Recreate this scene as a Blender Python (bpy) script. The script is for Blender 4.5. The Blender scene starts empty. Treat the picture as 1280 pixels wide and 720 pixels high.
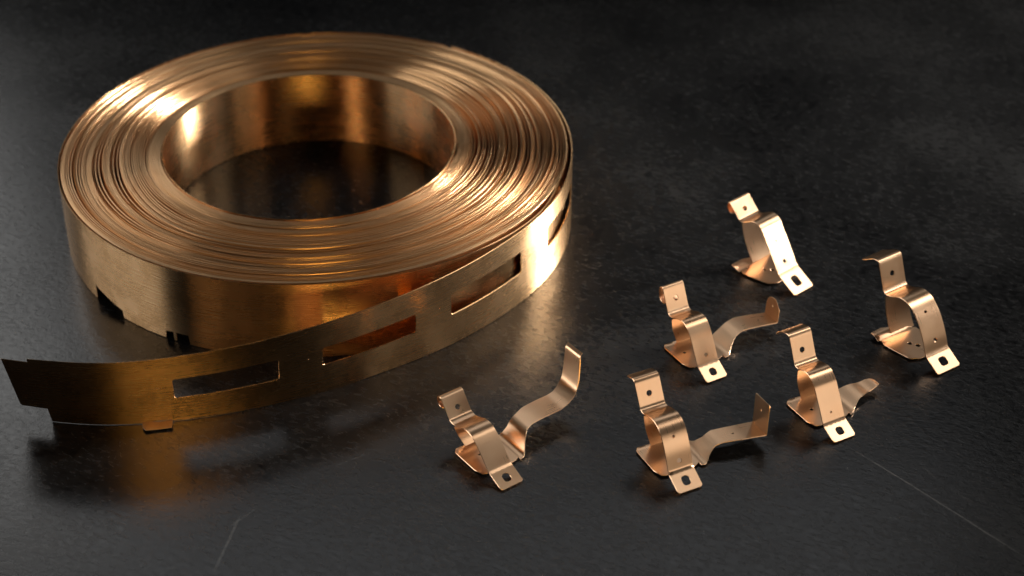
import bpy, bmesh, math, random
import numpy as np
from mathutils import Vector, Matrix
from mathutils.geometry import delaunay_2d_cdt

random.seed(7); rng = np.random.RandomState(7)
S = bpy.context.scene
COL = S.collection
rad = math.radians

# ---------------------------------------------------------------- camera, world, lamps, exposure
cam = bpy.data.cameras.new('camera')
cam.sensor_width = 36.0
cam.lens = 2200 / 1280 * 36.0
cam.clip_start, cam.clip_end = 0.01, 20.0
cam.dof.use_dof = True
cam.dof.focus_distance = 0.598
cam.dof.aperture_fstop = 12.0
co = bpy.data.objects.new('camera', cam); COL.objects.link(co)
co.location = (0.0778, -0.6072, 0.3752)
co.rotation_euler = (math.pi / 2 - 0.5968, 0, 0)
S.camera = co

W = bpy.data.worlds.new('World'); S.world = W; W.use_nodes = True
W.node_tree.nodes['Background'].inputs[0].default_value = (0.9, 0.95, 1.0, 1)
W.node_tree.nodes['Background'].inputs[1].default_value = 0.006

def area(name, az, el, dist, sx, sy, watts, col, target=(0.06, -0.04, 0.02), spread=180):
    l = bpy.data.lights.new(name, 'AREA'); l.shape = 'RECTANGLE'
    l.size, l.size_y, l.energy, l.color = sx, sy, watts, col
    l.spread = rad(spread)
    o = bpy.data.objects.new(name, l); COL.objects.link(o)
    t = Vector(target)
    d = Vector((math.cos(rad(az)) * math.cos(rad(el)), math.sin(rad(az)) * math.cos(rad(el)), math.sin(rad(el))))
    o.location = t + d * dist
    o.rotation_euler = d.to_track_quat('Z', 'Y').to_euler()
    return o
area('key_softbox', 19, 7, 0.95, 0.24, 0.18, 0.80, (1.0, 0.95, 0.90), target=(0.01, -.01, 0.01), spread=19)
area('key_fill', 27, 16, 0.95, 0.3, 0.3, 0.35, (1.0, 0.94, 0.88), target=(.0, .0, .01), spread=40)
area('top_softbox', 22, 50, 1.1, 0.35, 0.35, 0.27, (1.0, 0.93, 0.86), target=(.16, -.13, 0), spread=60)
area('right_fill', -34, 13, 1.2, 0.5, 0.38, 0.95, (1.0, 0.89, 0.78), target=(.12, -.1, 0))
area('side_strip', 187, 14, 1.1, 0.95, 0.26, 4.6, (1.0, 0.97, 0.94), target=(-.05, 0, 0))
area('side_softbox', 140, 32, 1.1, 0.5, 0.3, 0.4, (1.0, 0.98, 0.95), target=(-.1, 0, 0))
area('back_left_softbox', 122, 36, 1.0, 0.4, 0.4, 1.0, (0.99, 0.98, 0.96), target=(-.1, 0, 0))
area('back_softbox', 92, 46, 1.0, 0.8, 0.20, 0.50, (0.97, 0.98, 1.0), target=(.1, -.17, 0))
area('warm_lamp', -84, 7, 0.95, 0.95, 0.10, 0.20, (1.0, 0.60, 0.16), target=(-.05, -.13, .01), spread=34)

S.view_settings.view_transform = 'Standard'
S.view_settings.look = 'None'
S.view_settings.exposure = 0.0
S.view_settings.gamma = 1.0
S.render.film_transparent = False
S.cycles.use_denoising = True
S.cycles.max_bounces = 10
S.cycles.glossy_bounces = 8
S.cycles.sample_clamp_indirect = 6.0

# ---------------------------------------------------------------- materials
def nodes(name):
    m = bpy.data.materials.new(name); m.use_nodes = True
    nt = m.node_tree
    return m, nt, nt.nodes['Principled BSDF']
def nd(nt, typ, **kw):
    n = nt.nodes.new(typ)
    for k, v in kw.items(): setattr(n, k, v)
    return n
def ramp(nt, src, a, b, ca, cb):
    r = nd(nt, 'ShaderNodeMapRange'); r.clamp = True
    for i, v in enumerate((a, b, ca, cb)): r.inputs[1 + i].default_value = v
    nt.links.new(src, r.inputs[0]); return r.outputs[0]

def bronze(name, ca, cb, rough, aniso, brush=(60, 4000), bump=0.03, amp=.03, streak=False):
    """brushed bronze: U runs along the rolling direction, V across the strip"""
    m, nt, b = nodes(name); L = nt.links.new
    b.inputs['Metallic'].default_value = 1
    uv = nd(nt, 'ShaderNodeUVMap', uv_map='UVMap')
    mp = nd(nt, 'ShaderNodeMapping'); mp.inputs['Scale'].default_value = (brush[0], brush[1], 1)
    L(uv.outputs[0], mp.inputs[0])
    n1 = nd(nt, 'ShaderNodeTexNoise'); n1.inputs['Scale'].default_value = 1; n1.inputs['Detail'].default_value = 4
    L(mp.outputs[0], n1.inputs['Vector'])
    tc = nd(nt, 'ShaderNodeTexCoord')
    n2 = nd(nt, 'ShaderNodeTexNoise'); n2.inputs['Scale'].default_value = 90; n2.inputs['Detail'].default_value = 5
    L(tc.outputs['Object'], n2.inputs['Vector'])
    mx = nd(nt, 'ShaderNodeMix', data_type='RGBA')
    mx.inputs[6].default_value = (*ca, 1); mx.inputs[7].default_value = (*cb, 1)
    L(ramp(nt, (n1 if streak else n2).outputs[0], .35, .66, 0, 1), mx.inputs[0])
    L(mx.outputs[2], b.inputs['Base Color'])
    add = nd(nt, 'ShaderNodeMath', operation='MULTIPLY_ADD')
    L(ramp(nt, n1.outputs[0], .3, .7, -amp, amp), add.inputs[0]); add.inputs[1].default_value = 1
    L(ramp(nt, n2.outputs[0], .3, .7, rough - .015, rough + .02), add.inputs[2])
    L(add.outputs[0], b.inputs['Roughness'])
    b.inputs['Anisotropic'].default_value = aniso
    b.inputs['Anisotropic Rotation'].default_value = 0.25
    tg = nd(nt, 'ShaderNodeTangent', direction_type='UV_MAP', uv_map='UVMap')
    L(tg.outputs[0], b.inputs['Tangent'])
    bp = nd(nt, 'ShaderNodeBump'); bp.inputs['Strength'].default_value = bump; bp.inputs['Distance'].default_value = 0.0002
    L(n1.outputs[0], bp.inputs['Height']); L(bp.outputs[0], b.inputs['Normal'])
    return m

M_COIL = bronze('rolled_bronze', (.75, .45, .21), (.79, .50, .26), .27, .98, brush=(25, 3500), bump=.006, amp=.015)
M_WIND = bronze('wound_bronze_edges', (.54, .31, .14), (.78, .50, .27), .32, .6, brush=(5, 2600), bump=0, amp=.05, streak=True)
M_CLIP = bronze('stamped_bronze', (.82, .51, .30), (.87, .58, .36), .29, .5, brush=(60, 3000), bump=.004, amp=.015)

M_DULL = bronze('dull_bronze', (.30, .22, .15), (.42, .32, .23), .55, 0, bump=.1)

def slate():
    m, nt, b = nodes('dark_slate'); L = nt.links.new
    tc = nd(nt, 'ShaderNodeTexCoord')
    rot = nd(nt, 'ShaderNodeMapping'); rot.inputs['Rotation'].default_value = (0, 0, rad(28))
    L(tc.outputs['Object'], rot.inputs[0])
    st = nd(nt, 'ShaderNodeMapping'); st.inputs['Scale'].default_value = (300, 560, 200)
    L(rot.outputs[0], st.inputs[0])
    fib = nd(nt, 'ShaderNodeTexNoise'); fib.inputs['Scale'].default_value = 1; fib.inputs['Detail'].default_value = 6; fib.inputs['Roughness'].default_value = .65
    fib.inputs['Distortion'].default_value = .6
    L(st.outputs[0], fib.inputs['Vector'])
    big = nd(nt, 'ShaderNodeTexNoise'); big.inputs['Scale'].default_value = 9; big.inputs['Detail'].default_value = 8; big.inputs['Roughness'].default_value = .62
    L(rot.outputs[0], big.inputs['Vector'])
    fine = nd(nt, 'ShaderNodeTexNoise'); fine.inputs['Scale'].default_value = 900; fine.inputs['Detail'].default_value = 3
    L(tc.outputs['Object'], fine.inputs['Vector'])
    fb = nd(nt, 'ShaderNodeMapping'); fb.inputs['Scale'].default_value = (260, 1900, 200); fb.inputs['Rotation'].default_value = (0, 0, rad(9))
    L(rot.outputs[0], fb.inputs[0])
    hair = nd(nt, 'ShaderNodeTexNoise'); hair.inputs['Scale'].default_value = 1; hair.inputs['Detail'].default_value = 2; hair.inputs['Distortion'].default_value = 1.2
    L(fb.outputs[0], hair.inputs['Vector'])
    spk = nd(nt, 'ShaderNodeTexVoronoi'); spk.inputs['Scale'].default_value = 260
    L(tc.outputs['Object'], spk.inputs['Vector'])
    # scratches: distance to line segments on the slab
    sep = nd(nt, 'ShaderNodeSeparateXYZ'); L(tc.outputs['Object'], sep.inputs[0])
    def math_(op, a, b_=None, clamp=False):
        n = nd(nt, 'ShaderNodeMath', operation=op); n.use_clamp = clamp
        for i, v in enumerate((a, b_)):
            if v is None: continue
            if isinstance(v, (int, float)): n.inputs[i].default_value = v
            else: L(v, n.inputs[i])
        return n.outputs[0]
    wob = math_('MULTIPLY', math_('SUBTRACT', big.outputs[0], .5), .0035)
    total = None
    for (x0, y0, x1, y1, w, k) in ((.1890, -.1480, .2400, -.2060, .00026, .42), (-.0135, -.2110, -.0085, -.1830, .0004, .24),
                                   (-.0040, -.1800, -.0120, -.1895, .0004, .10), (.019, -.160, .030, -.153, .0003, .10),
                                   (.2120, -.158, .2165, -.166, .0005, .09), (.226, -.178, .219, -.170, .0004, .08),
                                   (.172, -.094, .176, -.1005, .0003, .12)):
        ln = math.hypot(x1 - x0, y1 - y0); ux, uy = (x1 - x0) / ln, (y1 - y0) / ln
        px, py = math_('SUBTRACT', sep.outputs[0], x0), math_('SUBTRACT', sep.outputs[1], y0)
        a = math_('ADD', math_('MULTIPLY', px, ux), math_('MULTIPLY', py, uy))
        d = math_('ABSOLUTE', math_('ADD', math_('ADD', math_('MULTIPLY', px, -uy), math_('MULTIPLY', py, ux)), wob))
        inside = math_('MULTIPLY', ramp(nt, a, 0, ln * .2, 0, 1), ramp(nt, a, ln * .8, ln, 1, 0))
        v = math_('MULTIPLY', math_('MULTIPLY', inside, ramp(nt, d, w * .4, w * 1.6, 1, 0)), k)
        total = v if total is None else math_('ADD', total, v)
    total = math_('MULTIPLY', total, ramp(nt, fib.outputs[0], .35, .6, .35, 1))
    hairs = math_('MULTIPLY', ramp(nt, hair.outputs[0], .60, .74, 0, .17), ramp(nt, big.outputs[0], .40, .60, .15, 1))
    rnd = nd(nt, 'ShaderNodeSeparateColor'); L(spk.outputs['Color'], rnd.inputs[0])
    dust = math_('MULTIPLY', ramp(nt, spk.outputs['Distance'], .03, .09, .30, 0), ramp(nt, rnd.outputs[0], .93, .96, 0, 1))
    total = math_('ADD', total, math_('ADD', hairs, dust))
    mix = nd(nt, 'ShaderNodeMix', data_type='RGBA')
    mix.inputs[6].default_value = (.003, .0031, .0034, 1); mix.inputs[7].default_value = (.016, .0161, .0160, 1)
    s1 = math_('ADD', math_('MULTIPLY', fib.outputs[0], .55), math_('MULTIPLY', big.outputs[0], .45))
    L(ramp(nt, s1, .40, .64, 0, 1), mix.inputs[0])
    mix2 = nd(nt, 'ShaderNodeMix', data_type='RGBA'); mix2.inputs[7].default_value = (.30, .30, .29, 1)
    L(mix.outputs[2], mix2.inputs[6]); L(total, mix2.inputs[0])
    L(mix2.outputs[2], b.inputs['Base Color'])
    L(ramp(nt, math_('ADD', math_('MULTIPLY', big.outputs[0], .45), math_('MULTIPLY', fib.outputs[0], .55)), .36, .64, .14, .35), b.inputs['Roughness'])
    b.inputs['Specular IOR Level'].default_value = .5
    h = math_('ADD', math_('ADD', math_('MULTIPLY', fib.outputs[0], 1.0), math_('MULTIPLY', big.outputs[0], .6)), math_('MULTIPLY', fine.outputs[0], .35))
    bp = nd(nt, 'ShaderNodeBump'); bp.inputs['Strength'].default_value = .30; bp.inputs['Distance'].default_value = .00024
    L(h, bp.inputs['Height']); L(bp.outputs[0], b.inputs['Normal'])
    return m

# ---------------------------------------------------------------- helpers
def link_mesh(name, verts, faces, mat, parent=None, uvs=None, sharp=50, smooth=True):
    me = bpy.data.meshes.new(name)
    me.from_pydata([tuple(map(float, v)) for v in verts], [], faces)
    if uvs is not None:
        lay = me.uv_layers.new(name='UVMap')
        vi = np.empty(len(me.loops), dtype=np.int32); me.loops.foreach_get('vertex_index', vi)
        lay.data.foreach_set('uv', np.asarray(uvs, dtype=np.float32)[vi].ravel())
    bm = bmesh.new(); bm.from_mesh(me)
    for f in bm.faces: f.smooth = smooth
    if sharp:
        for e in bm.edges:
            if len(e.link_faces) == 2 and e.calc_face_angle(0) > rad(sharp): e.smooth = False
    bm.to_mesh(me); bm.free()
    me.materials.append(mat)
    o = bpy.data.objects.new(name, me); COL.objects.link(o)
    if parent: o.parent = parent
    return o

def inside(poly, p):
    x, y = p; r = False; n = len(poly)
    for i in range(n):
        x0, y0 = poly[i]; x1, y1 = poly[(i + 1) % n]
        if (y0 > y) != (y1 > y) and x < (x1 - x0) * (y - y0) / (y1 - y0) + x0: r = not r
    return r

def rrect(x0, y0, x1, y1, r, k=4, skew=0.0):
    pts = []
    for cx, cy, a in ((x1 - r, y0 + r, -90), (x1 - r, y1 - r, 0), (x0 + r, y1 - r, 90), (x0 + r, y0 + r, 180)):
        for i in range(k + 1):
            t = rad(a + 90 * i / k); pts.append((cx + r * math.cos(t), cy + r * math.sin(t)))
    return pts
def disc(x, y, r, n=12): return [(x + r * math.cos(2 * math.pi * i / n), y + r * math.sin(2 * math.pi * i / n)) for i in range(n)]

def resample(poly, step):
    out = []
    for i, a in enumerate(poly):
        b = poly[(i + 1) % len(poly)]; l = math.dist(a, b); n = max(1, round(l / step))
        for j in range(n): out.append((a[0] + (b[0] - a[0]) * j / n, a[1] + (b[1] - a[1]) * j / n))
    return out

def sheet(name, outline, holes, fmap, t, mat, parent, step=.0008, vstep=None, open_edges=None):
    """a bent sheet of thickness t: 2-D outline with punched holes, mapped to space by fmap(s, v)"""
    vstep = vstep or step * 2
    loops = [resample(outline, step)] + [resample(h, step) for h in holes]
    pts, edges, k = [], [], 0
    for lp in loops:
        n = len(lp); pts += lp; edges += [(k + i, k + (i + 1) % n) for i in range(n)]; k += n
    B = np.array(pts)
    x0, y0 = B.min(0); x1, y1 = B.max(0)
    for x in np.linspace(x0, x1, max(2, int((x1 - x0) / step)) + 1):
        for y in np.linspace(y0, y1, max(2, int((y1 - y0) / vstep)) + 1)[1:-1]:
            if np.hypot(B[:, 0] - x, B[:, 1] - y).min() < step * .45: continue
            if inside(outline, (x, y)) and not any(inside(h, (x, y)) for h in holes): pts.append((x, y))
    vc, _, fc, _, _, _ = delaunay_2d_cdt([Vector(p) for p in pts], edges, [], 0, 1e-9)
    tris = []
    for f in fc:
        for q in range(1, len(f) - 1):
            tri = (f[0], f[q], f[q + 1])
            c = (sum(vc[i][0] for i in tri) / 3, sum(vc[i][1] for i in tri) / 3)
            if inside(outline, c) and not any(inside(h, c) for h in holes): tris.append(tri)
    used = sorted({i for t_ in tris for i in t_}); idx = {u: i for i, u in enumerate(used)}
    tris = [tuple(idx[i] for i in t_) for t_ in tris]
    uv = [(vc[u][0], vc[u][1]) for u in used]
    e = 1e-5; front, back = [], []
    for s, v in uv:
        p = np.array(fmap(s, v)); ds = np.array(fmap(s + e, v)) - np.array(fmap(s - e, v)); dv = np.array(fmap(s, v + e)) - np.array(fmap(s, v - e))
        n = np.cross(ds, dv); n /= np.linalg.norm(n)
        front.append(p + n * t / 2); back.append(p - n * t / 2)
    N = len(uv)
    a = tris[0]
    flip = ((uv[a[1]][0] - uv[a[0]][0]) * (uv[a[2]][1] - uv[a[0]][1]) - (uv[a[1]][1] - uv[a[0]][1]) * (uv[a[2]][0] - uv[a[0]][0])) < 0
    if flip: tris = [(p, r, q) for p, q, r in tris]
    cnt = {}
    for f in tris:
        for i in range(3): cnt[(f[i], f[(i + 1) % 3])] = 1
    faces = list(tris) + [(c + N, b + N, a_ + N) for a_, b, c in tris]
    rim = [(i, j) for (i, j) in cnt if (j, i) not in cnt and not (open_edges and open_edges(uv[i]) and open_edges(uv[j]))]
    outw = {}
    for i, j in rim:                                   # outward direction in the sheet, for a rounded rim
        d = np.array((uv[j][1] - uv[i][1], uv[i][0] - uv[j][0])); d /= np.linalg.norm(d) + 1e-12
        for k in (i, j): outw[k] = outw.get(k, 0) + d
    mid, extra_uv, extra = {}, [], []
    for k, d in outw.items():
        d = d / (np.linalg.norm(d) + 1e-12) * e; s_, v_ = uv[k]
        q = np.array(fmap(s_ + d[0], v_ + d[1])) - np.array(fmap(s_ - d[0], v_ - d[1])); q /= np.linalg.norm(q) + 1e-12
        mid[k] = 2 * N + len(extra); extra.append((front[k] + back[k]) / 2 + q * t * .32); extra_uv.append(uv[k])
    for i, j in rim:
        faces.append((j, i, mid[i], mid[j])); faces.append((mid[j], mid[i], i + N, j + N))
    back = back + extra; uvb = uv + extra_uv
    return link_mesh(name, front + back, faces, mat, parent, uv + uvb, sharp=50)

class Path:
    """polyline with filleted corners, walked by arc length; pts = (x, z, fillet)"""
    def __init__(self, pts):
        out = [np.array(pts[0][:2], float)]
        for i in range(1, len(pts) - 1):
            a, p, b = (np.array(q[:2], float) for q in pts[i - 1:i + 2]); r = pts[i][2]
            la, lb = np.linalg.norm(p - a), np.linalg.norm(b - p); r = min(r, la * .49, lb * .49)
            p0, p1 = p + (a - p) / la * r, p + (b - p) / lb * r
            for k in range(9):
                u = k / 8; out.append((1 - u) ** 2 * p0 + 2 * u * (1 - u) * p + u * u * p1)
        out.append(np.array(pts[-1][:2], float))
        self.P = np.array(out); d = np.hypot(*np.diff(self.P, axis=0).T)
        keep = np.r_[True, d > 1e-9]; self.P = self.P[keep]
        self.s = np.r_[0, np.cumsum(np.hypot(*np.diff(self.P, axis=0).T))]; self.len = self.s[-1]
    def __call__(self, s):
        i = int(np.clip(np.searchsorted(self.s, s) - 1, 0, len(self.s) - 2))
        return self.P[i] + (self.P[i + 1] - self.P[i]) * (s - self.s[i]) / (self.s[i + 1] - self.s[i])
    def near(self, x, z): return self.s[np.hypot(self.P[:, 0] - x, self.P[:, 1] - z).argmin()]

def thing(name, label, cat, loc, rz=0, group=None):
    o = bpy.data.objects.new(name, None); COL.objects.link(o)
    o.empty_display_size = .01
    o.location = loc; o.rotation_euler = (0, 0, rz); o['label'] = label; o['category'] = cat
    if group: o['group'] = group
    return o

# ---------------------------------------------------------------- the slab the things rest on
def table():
    x0, x1, y0, y1, z = -1.1, 1.3, -.9, 1.1, -.03
    v = [(x0, y0, 0), (x1, y0, 0), (x1, y1, 0), (x0, y1, 0), (x0, y0, z), (x1, y0, z), (x1, y1, z), (x0, y1, z)]
    f = [(0, 1, 2, 3), (7, 6, 5, 4), (4, 5, 1, 0), (5, 6, 2, 1), (6, 7, 3, 2), (7, 4, 0, 3)]
    o = link_mesh('table_top', v, f, slate(), smooth=False, sharp=0)
    o['kind'] = 'structure'
table()

# ---------------------------------------------------------------- the coil
H = .0315
coil = thing('strip_coil', 'large coil of wound bronze strip with its slotted loose end uncurling to the left', 'metal coil', (0, 0, 0))

def wavy(n, amp, kmax=4):
    th = np.linspace(0, 2 * np.pi, n, endpoint=False); y = np.zeros(n)
    for k in range(1, kmax + 1): y += rng.normal() / k * np.cos(k * th + rng.uniform(0, 6.28))
    return amp * y

def windings():
    N, seg, t = 58, 320, .00041
    th = np.linspace(0, 2 * np.pi, seg, endpoint=False)
    r_in, r_out = .0580, .0983 + .0012 * np.exp(-((((th + np.pi) % (2 * np.pi)) - np.pi) / rad(45)) ** 2)
    # gaps between turns: tight at the bore, loose further out, a few open crescents
    g = np.zeros((N, seg))
    for i in range(N):
        q = i / N
        g[i] = (.03 + .12 * q) * rng.uniform(.5, 1.8) * np.clip(1 + wavy(seg, .2, 2), .1, 3)
        if i > 8 and rng.rand() < .38: g[i] += rng.uniform(.4, 1.2) * np.clip(1 + wavy(seg, .2, 2), .1, 3)
        if i > 10 and rng.rand() < .20: g[i] += rng.uniform(.2, 1.1) * np.exp(-((((th - rng.uniform(0, 6.28) + np.pi) % (2 * np.pi)) - np.pi) / rng.uniform(.25, .8)) ** 2)
    def crescent(i, deg, wid, a):
        g[i] += a * np.exp(-((((th - rad(deg) + np.pi) % (2 * np.pi)) - np.pi) / rad(wid)) ** 2)
    crescent(22, 36, 20, 3.0); crescent(27, 30, 18, 2.6); crescent(37, 200, 26, 2.4); crescent(28, 212, 22, 2.0); crescent(18, 228, 18, 1.8); crescent(48, 190, 40, 1.2); crescent(42, 15, 30, 1.4); crescent(52, 185, 50, 1.2); crescent(24, 262, 45, 1.3); crescent(16, 268, 40, 1.0)
    scale = (r_out - r_in - N * t) / g.sum(0)
    g = g * scale
    r = r_in + np.arange(N)[:, None] * t + np.cumsum(g, 0)
    r = np.vstack([r, r[-1:] + t])
    # top edge heights wander from turn to turn, in bunches
    h = np.zeros((N + 1, seg)); walk = 0
    for i in range(N + 1):
        walk = .75 * walk + rng.normal() * .00014
        d = walk + rng.normal() * .00010
        if 9 < i < 56 and rng.rand() < .2: d -= rng.uniform(.0003, .0008)
        if i < 9: d *= .2
        h[i] = H + d + wavy(seg, .00003, 2) * (1 if i > 12 else .3)
    h = np.minimum(h, H + .0004)
    off = np.array([-.0022, .0006])
    V, F, U = [], [], []
    tot = N * seg
    tl = rng.normal(0, .00005, N + 2)
    for j in range(tot + 1):
        n, i = divmod(j, seg); f = i / seg
        if n >= N: n, i, f = N - 1, 0, 1.0
        rr = r[n, i] * (1 - f) + r[n + 1, i] * f if f < 1 else r[n + 1, 0]
        hh = h[n, i] * (1 - f) + h[n + 1, i] * f if f < 1 else h[n + 1, 0]
        a = th[i]; q = (n + f) / N; c = off * (1 - q)
        tilt = tl[n] * (1 - f) + tl[n + 1] * f
        b = .00004
        zb = .0004 if n < N - 7 else .0075  # outermost turns stop short of the slab, shaped to darken the notches in front
        sec = ((t - .00002, zb, 0), (t - .00002, hh - b + tilt, hh), (t - b, hh + tilt, hh + b), (b, hh - tilt, hh + t), (0, hh - b - tilt, hh + t + b), (0, zb, 2 * hh))
        for dr, z, v in sec:
            V.append((c[0] + (rr + dr) * math.cos(a), c[1] + (rr + dr) * math.sin(a), z)); U.append((j / seg * .5, v + (n + f) * .0137))
        if j:
            k = 6 * j
            for m in range(5): F.append((k + m, k + m + 1, k + m - 5, k + m - 6))
    o = link_mesh('wound_turns', V, F, M_WIND, coil, U, sharp=80)
    o['kind'] = 'stuff'
windings()

T_STRIP = .0004
def inner_turn():
    def fmap(s, v):
        a = s / .058
        return (-.0022 + .0577 * math.cos(a), .0006 + .0577 * math.sin(a), v + .0003)
    L = .058 * 2 * math.pi
    sheet('inner_turn', [(0, 0), (L, 0), (L, H + .0001), (0, H + .0001)], [], fmap, T_STRIP, M_COIL, coil, step=.0018, vstep=.006)
inner_turn()
def outer_turn():
    R0 = .0994
    def fmap(s, v):
        a = s / .1 + rad(60); b = math.degrees(a) + 32; b = (b + 180) % 360 - 180; r = R0 + .0027 * math.exp(-(b / (32 if b < 0 else 12)) ** 2)
        return (r * math.cos(a), r * math.sin(a), v + .0003)
    L = .1 * rad(350)
    S_ = lambda deg: .1 * rad(deg - 60)
    out = [(0, 0), (S_(218.4), 0), (S_(218.6), .0060), (S_(220.4), .0054), (S_(228.6), .0030), (S_(228.8), 0),
           (S_(241.2), 0), (S_(241.3), .0030), (S_(243.2), .0036), (S_(243.3), 0), (S_(243.9), 0), (S_(244.0), .0036), (S_(247.0), .0038), (S_(247.2), 0),
           (L, 0), (L, H - .0002), (0, H - .0002)]
    sheet('outer_turn', out, [], fmap, T_STRIP, M_COIL, coil, step=.0018, vstep=.006)
outer_turn()

def loose_end():
    raw = [(-.0915,-.1335,13.5),(-.0851,-.1350,12.5),(-.0789,-.1361,12.0),(-.0735,-.1371,11.8),(-.0665,-.1379,12.0),(-.0597,-.1381,12.4),(-.0529,-.1380,12.6),(-.0462,-.1373,12.3),(-.0395,-.1364,11.6),(-.0329,-.1352,11.0),
           (-.0263,-.1337,10.6),(-.0197,-.1319,10.3),(-.0131,-.1298,9.9),(-.0064,-.1275,9.3),(.0002,-.1249,8.5),(.0068,-.1220,7.8),(.0135,-.1187,7.3),(.0202,-.1152,6.8),(.0270,-.1114,6.0),(.0338,-.1073,5.1),
           (.0407,-.1028,4.3),(.0476,-.0980,3.3),(.0547,-.0928,2.2),(.0618,-.0867,1.3),(.0690,-.0795,.7),(.0763,-.0714,.3),(.0838,-.0618,0),(.0912,-.0506,0)]
    for d in range(-21, 62, 5):
        r = .1037 - .00385 * ((d + 21) / 83) ** .5
        raw.append((r * math.cos(rad(d)), r * math.sin(rad(d)), 0))
    P = np.array(raw)
    for _ in range(2): P[1:-1] = .25 * P[:-2] + .5 * P[1:-1] + .25 * P[2:]
    # Catmull-Rom through the plan points
    Q = []
    for i in range(len(P) - 1):
        p0, p1, p2, p3 = P[max(i - 1, 0)], P[i], P[i + 1], P[min(i + 2, len(P) - 1)]
        for k in range(8):
            u = k / 8
            Q.append(.5 * (2 * p1 + (p2 - p0) * u + (2 * p0 - 5 * p1 + 4 * p2 - p3) * u * u + (3 * p1 - p0 - 3 * p2 + p3) * u ** 3))
    Q.append(P[-1]); Q = np.array(Q)
    s = np.r_[0, np.cumsum(np.hypot(*np.diff(Q[:, :2], axis=0).T))]
    Tn = np.gradient(Q[:, :2], axis=0); Tn /= np.linalg.norm(Tn, axis=1)[:, None]
    def at(x, y): return s[np.hypot(Q[:, 0] - x, Q[:, 1] - y).argmin()]
    def fmap(q, v):
        x, y, ph = (np.interp(q, s, Q[:, c]) for c in range(3))
        tx, ty = (np.interp(q, s, Tn[:, c]) for c in range(2))
        l = math.hypot(tx, ty); tx, ty = tx / l, ty / l
        ph = rad(ph)
        return (x + ty * v * math.sin(ph), y - tx * v * math.sin(ph), .0003 + v * math.cos(ph))
    st = at(-.0789, -.1361); L = s[-1]
    h = H
    a, b = at(-.0480, -.1376), at(-.0375, -.1360)
    out = [(.0032, .24 * h), (.0038, .22 * h), (st, .21 * h), (st + .0002, 0), (a, 0), (a + .0003, .0008), (b, .0010), (b + .0002, 0), (L, 0), (L, h), (st - .0012, h), (st - .0014, .95 * h), (.0026, .97 * h)]
    holes = []
    for (x0, y0, x1, y1, v0, v1) in ((-.0363, -.1361, -.0025, -.126, .36, .665), (.0122, -.1193, .0432, -.101, .395, .655), (.0561, -.0923, .0814, -.0653, .42, .72), (.0918, -.0498, .1015, -.0153, .44, .73)):
        s0, s1 = at(x0, y0), at(x1, y1)
        holes.append(rrect(s0, v0 * h, s1, v1 * h, .0011))
        holes.append(disc(s0 - .0050, (v0 * .4 + v1 * .6) * h, .00035, 8))
    o = sheet('loose_end', out, holes, fmap, T_STRIP, M_COIL, coil, step=.0015, vstep=.0045)
    # the little folded tab at its lower edge
    pa, pb = np.array(fmap(a, 0)), np.array(fmap(b, 0))
    d = (pb - pa) / np.linalg.norm(pb - pa); n = np.array([d[1], -d[0], 0])
    ft = lambda q, v: tuple(pa + d * q + n * (v + .0003) + np.array([0, 0, .0005 + .0001 * math.sin(q * 900)]))
    l = np.linalg.norm(pb - pa)
    sheet('folded_tab', [(0, 0), (l, 0), (l - .0002, .0042), (.0012, .0046), (.0002, .003)], [], ft, .0003, M_DULL, coil, step=.001)
loose_end()

# ---------------------------------------------------------------- the stamped spring clips
T = .00038
def mm(l): return [tuple(c / 1000 for c in p) for p in l]

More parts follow.
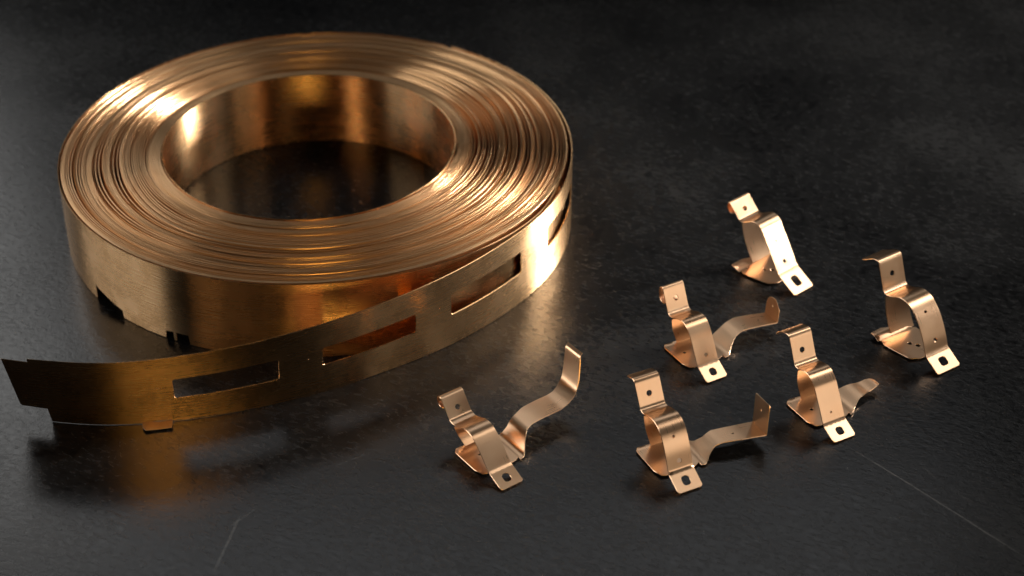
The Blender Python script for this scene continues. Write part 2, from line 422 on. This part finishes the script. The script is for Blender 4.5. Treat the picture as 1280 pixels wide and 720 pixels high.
def clip(label, F0, heading, wid, plate, spring, foot, leg, base, holes, arm=None):
    """local x = towards the foot tab, y = across the strip (left edge y = 0), origin under the front left foot corner.
    plate, spring: filleted (x, z, r) profiles in mm, joined at the valley; foot = (knee, front)"""
    th = rad(heading); sh = np.array([.016, -.004, 0])
    o = thing('spring_clip', label, 'metal clip',
              (F0[0] - .016 * math.cos(th) - .004 * math.sin(th), F0[1] - .016 * math.sin(th) + .004 * math.cos(th), 0), th, 'stamped bronze clips beside the coil')
    w = wid / 1000
    full = Path([tuple(c / 1000 for c in p) for p in plate + spring])
    valley = full.near(plate[-1][0] / 1000, plate[-1][1] / 1000)
    knee = full.near(spring[-2][0] / 1000, spring[-2][1] / 1000) + .0011
    def f(s, v):
        x, z = full(s); return (x + sh[0], v + sh[1], z)
    fm = lambda s, v: f(s, v)
    # hooked upper end with its round hole
    ztop = max(p[1] for p in plate); it = [p[1] for p in plate].index(ztop)
    stop = full.near(plate[it][0] / 1000, plate[it][1] / 1000)
    hp = [disc(stop + (valley - stop) * holes['plate'][0], w * holes['plate'][1], .00105, 14)]
    sheet('hooked_end', [(0, .0006), (.0006, 0), (valley, 0), (valley, w), (.0006, w), (0, w - .0006)], hp, fm, T, M_CLIP, o, step=.0005, vstep=.0018, open_edges=lambda p: p[0] > valley - 1e-6)
    sp = [disc(valley + (knee - valley) * a, w * b, r / 1000, 10) for a, b, r in holes['spring']]
    sheet('spring_strip', [(valley, 0), (knee, 0), (knee, w), (valley, w)], sp, fm, T, M_CLIP, o, step=.0005, vstep=.0018, open_edges=lambda p: p[0] < valley + 1e-6 or p[0] > knee - 1e-6)
    e = full.len; lf = e - knee
    slot = rrect(knee + lf * .20, w * .33, knee + lf * .72, w * .66, .0011)
    sheet('foot_tab', [(knee, 0), (e - .0008, 0), (e - .0002, .0003), (e, .0009), (e, w - .0006), (e - .0006, w), (knee, w)], [slot], fm, T, M_CLIP, o, step=.0006, vstep=.0012, open_edges=lambda p: p[0] < knee + 1e-6)
    # leg from the base crease up to the valley
    vx, vz = full(valley); (bx, b0, b1) = (c / 1000 for c in leg)
    def lf_(s, v):
        k = s; y0, y1 = b0 * (1 - k), b1 * (1 - k) + w * k
        bow = .0012 * math.sin(k * math.pi)
        return (bx + (vx - bx) * k - bow + sh[0], y0 + (y1 - y0) * v / w + sh[1], .0005 + (vz - .0008 - .0005) * k)
    me = [(0, 0), (1, 0), (1, w), (0, w)]
    lp = [(0., 0.), (1., 0.), (1., w), (0., w)]
    n = 14; V, Fc, U = [], [], []
    for side in (1, -1):
        for i in range(n + 1):
            for j in range(4):
                k, v = i / n, w * j / 3
                p = np.array(lf_(k, v)); ds = np.array(lf_(k + 1e-3, v)) - np.array(lf_(k - 1e-3, v)); dv = np.array(lf_(k, v + 1e-5)) - np.array(lf_(k, v - 1e-5))
                nn = np.cross(dv, ds); nn /= np.linalg.norm(nn); V.append(p + nn * T / 2 * side); U.append((k * .017, v))
    m0 = (n + 1) * 4
    for i in range(n):
        for j in range(3):
            q = (i * 4 + j, i * 4 + j + 1, i * 4 + j + 5, i * 4 + j + 4); Fc += [q, tuple(m0 + c for c in reversed(q))]
        for j in (0, 3):
            q = (i * 4 + j, i * 4 + 4 + j, m0 + i * 4 + 4 + j, m0 + i * 4 + j); Fc.append(q if j == 0 else tuple(reversed(q)))
    link_mesh('leg', V, Fc, M_CLIP, o, U)
    # base plate
    zb = .0008
    bl = mm(base)
    bh = [disc(a / 1000, b / 1000, r / 1000, 10) for a, b, r in holes['base']]
    def bm_(x, y):
        return (x + sh[0], y + sh[1], zb + .0012 * min(1, max(0, (-x * 1000 - 25.5) / 3)))
    sheet('base_plate', bl, bh, bm_, T, M_CLIP, o, step=.0009)
    if arm:
        prof = Path([tuple(c / 1000 for c in p) for p in arm['z']])          # (y, z, r) along the arm
        lo, hi = np.array(arm['lo']) / 1000, np.array(arm['hi']) / 1000        # x limits of the arm against y
        L = prof.len
        def xe(t_, y): return np.interp(y, t_[:, 0], t_[:, 1])
        def am(s, v):
            y, z = prof(s); a, b = xe(hi, y), xe(lo, y); k = v / w
            return (a + (b - a) * k + sh[0], y + sh[1], z)
        ob = sheet('side_arm', [(0, 0), (L, 0), (L, w), (0, w)], [disc(L * q, w * .5, .0005, 8) for q in arm.get('pins', [])], am, T, M_CLIP, o, step=.0007, vstep=.0012)
        if 'tab' in arm:
            p0, p1, up, sh_ = arm['tab']
            a, b = np.array(am(L, w)), np.array(am(L, 0))
            d = b - a; ln = np.linalg.norm(d); d /= ln
            upv = np.array(up, float); upv /= np.linalg.norm(upv)
            a2 = a + upv * .0002
            tm = lambda s, v: tuple(a2 + d * s + upv * v)
            hh = p0 / 1000; r = p1 / 1000
            oo = [(0, 0), (ln, 0), (ln, hh - r)] + [(ln - r + r * math.cos(rad(q)), hh - r + r * math.sin(rad(q))) for q in (15, 30, 45, 60, 75)] + [(ln - r, hh)] + [(sh_ / 1000, hh), (0, hh - sh_ / 1000)]
            sheet('end_tab', oo, [disc(ln * .5, hh * .62, .00045, 8)], tm, T, M_CLIP, o, step=.0007, vstep=.0012)
    return o

def base_poly(xb=-25.6, yl=-1.3, xf=-9.6, yr=14.5, tab=0):
    p = [(xb - .4, yl + 1.2), (xb + .8, yl), (-13.5, yl), (xf - .6, yl + 1.0), (xf, yl + 2.6), (xf, yr - 2), (xf - 1, yr), (xb + 1, yr), (xb, yr - 1)]
    return p

H_STD = dict(plate=(.52, .45), spring=[(.52, .42, .42), (.84, .50, .9)], base=[(-19, 4.5, .7), (-16, 6.5, .7)])
clip('low bronze clip nearest the coil, long side arm sweeping up to a tall curved end', (.0745, -.1728), -54, 8.75,
     [(-33.9, 12.9, 0), (-36.2, 13.6, 1), (-36.9, 15.9, 1.2), (-34.9, 17.3, 1.3), (-29.6, 10.6, .9), (-27.0, 10.2, 1.2)],
     [(-24.2, 11.2, 9), (-20.6, 12.9, 9), (-17.0, 12.5, 9), (-12.8, 9.3, 9), (-7.2, 3.4, .9), (-.1, .6, 0)], None,
     (-25.2, 3.4, 12.5), base_poly(), dict(plate=(.48, .52), spring=[], base=[(-19, 4.5, .5)]),
     dict(z=[(14.3, .8, 0), (16.2, .8, 1.5), (20.5, 6.6, 2.0), (27, 7.2, 3), (39, 6.8, 4), (44.2, 9.2, 3), (46.4, 14, 3), (48.0, 20.9, .8), (49.2, 21.8, 0)],
          hi=[(14, -24.5), (16, -23.5), (18.5, -22.6), (22, -23.2), (26, -24.6), (33, -25.2), (40, -25.4), (45, -27), (48.5, -29.5)],
          lo=[(14, -9), (16, -9.5), (18.5, -12.5), (21, -14.8), (24, -15.8), (36, -16.2), (43, -17.5), (46, -19), (48.5, -21.5)]))
clip('front middle bronze clip, flat side arm ending in a square upright tab', (.1316, -.1744), -63, 9.25,
     [(-35.3, 24.6, 0), (-34.0, 25.3, .8), (-30.6, 26.4, 1.5), (-25.6, 17.2, 1.0), (-23.4, 16.9, 1.0)],
     [(-20.9, 18.0, 9), (-17.0, 18.7, 9), (-13.4, 17.3, 9), (-11.0, 14.0, 9), (-9.0, 10.2, 9), (-6.7, 4.3, .8), (0, .6, 0)], None,
     (-25.0, 4.6, 13.2), base_poly(), dict(plate=(.46, .47), spring=[(.52, .45, .55), (.84, .50, .95)], base=[]),
     dict(z=[(14.3, .8, 0), (16.0, .6, 1.5), (22, 4.2, 2.5), (30, 4.6, 3), (39.6, 4.0, 0)],
          hi=[(14, -24.5), (16, -22.5), (18, -19.5), (20.5, -18.6), (24, -19.2), (31, -17.9), (39.6, -17.1)],
          lo=[(14, -9), (16, -8.6), (18.5, -10.8), (21, -12.2), (24.4, -11.8), (30, -10.3), (39.6, -8.9)], pins=[.62],
          tab=(11.6, .6, (-.05, .05, 1), .4)))
clip('middle bronze clip behind the front one, side arm ending in a round-topped upright tab', (.1462, -.1152), -60, 8.75,
     [(-28.9, 17.1, 0), (-31.3, 18.4, 1), (-31.7, 22.3, 1.4), (-29.9, 24.0, 1.2), (-25.4, 14.8, .9), (-23.0, 14.4, 1.2)],
     [(-20.2, 16.0, 9), (-16.6, 17.1, 9), (-13.2, 15.6, 9), (-10.9, 12.4, 9), (-8.8, 8.7, 9), (-6.1, 4.0, .8), (0, .6, 0)], None,
     (-25.0, 4.6, 13.0), base_poly(), dict(plate=(.42, .50), spring=[(.84, .50, .8)], base=[(-18.5, 3.2, .7)]),
     dict(z=[(14.3, .8, 0), (16.2, .8, 1.5), (22.5, 4.6, 2.5), (29, 5.0, 3), (40.2, 4.2, 0)],
          hi=[(14, -24.5), (17, -21.5), (20.8, -21.6), (27.4, -22.8), (32.5, -21.9), (40, -20.4)],
          lo=[(14, -9), (16, -9.0), (18.5, -11.4), (21.7, -13.6), (25.8, -14.6), (40, -13.0)], pins=[.8],
          tab=(7.4, 3.2, (-.15, .2, 1), 2.8)))
clip('rearmost bronze clip, no side arm, upper end rolled into a small tube', (.1841, -.0611), -49, 10.6,
     [(-33.2, 21.4, 0), (-35.0, 20.9, .8), (-36.7, 23.0, 1), (-36.0, 25.6, 1), (-30.2, 19.9, 1.0), (-28.4, 19.6, 1.0)],
     [(-26.2, 20.9, 9), (-22.6, 22.8, 9), (-19.2, 21.6, 9), (-16.6, 17.5, 9), (-13.6, 13.3, 9), (-8.7, 5.6, .9), (0, .6, 0)], None,
     (-25.2, 4.6, 14.5), [(-28.6, -4.0), (-24.8, -3.9), (-24.5, -2.9), (-22.6, -3.6), (-20, -3.5), (-11.8, -1.6), (-9.8, 1.4), (-9.8, 12), (-11, 13.5), (-25, 14), (-26, 12), (-28.8, 1.2)],
     dict(plate=(.50, .50), spring=[(.56, .45, .5), (.84, .5, .9)], base=[(-19, 4.5, .8), (-17, 6.5, .8)]))
clip('bronze clip with a short dark bent side arm, right of the front middle clip', (.1858, -.1483), -61, 9.0,
     [(-36.2, 22.5, 0), (-34.9, 24.6, 1.2), (-32.6, 25.9, 1), (-29.2, 26.8, 1.4), (-24.6, 17.1, 1.0), (-22.6, 16.7, 1.0)],
     [(-20.4, 17.7, 9), (-16.8, 18.2, 9), (-13.6, 16.0, 9), (-11.2, 11.8, 9), (-9.0, 8.2, 9), (-6.5, 3.6, .8), (0, .6, 0)], None,
     (-24.5, 4.8, 13.2), base_poly(), dict(plate=(.50, .45), spring=[(.82, .45, .45)], base=[(-18, 4.2, .7)]),
     dict(z=[(14.3, .8, 0), (17, .7, 1.5), (22, 2.4, 2), (27, 2.2, 1.5), (30.5, 3.4, 1), (31.6, 2.9, 0)],
          hi=[(14, -24), (17, -22.5), (25, -21.2), (29, -20.6), (30.6, -19.6), (31.6, -18.6)],
          lo=[(14, -9), (16, -10.2), (18, -11.8), (21, -13.6), (26, -15), (30.6, -15.4), (31.6, -16.2)]))
clip('rightmost bronze clip, no side arm, upper lip bent back into a thin hook', (.2282, -.1105), -56, 10.9,
     [(-43.0, 26.0, 0), (-40.2, 27.4, 1), (-37.2, 29.4, 1), (-34.6, 29.7, 1.0), (-30.4, 18.9, 1.0), (-29.0, 18.4, 1.0)],
     [(-26.6, 19.0, 9), (-22.0, 21.2, 9), (-18.0, 20.6, 9), (-14.4, 18.0, 9), (-11.6, 14.4, 9), (-8.6, 9.0, 9), (-6.9, 4.6, .8), (0, .6, 0)], None,
     (-26.6, 3.2, 14.5), [(-30.4, -3.4), (-26.2, -3.7), (-25.8, -2.4), (-23.6, -3.3), (-20, -2.9), (-12.4, -1.6), (-10.4, 1.4), (-10, 12), (-11, 13.5), (-25, 14), (-26.5, 12), (-30.8, 1.4)],
     dict(plate=(.46, .48), spring=[(.50, .45, .65), (.84, .5, 1.0)], base=[(-19, 5, 1.0), (-16.5, 6.5, 1.0)]))
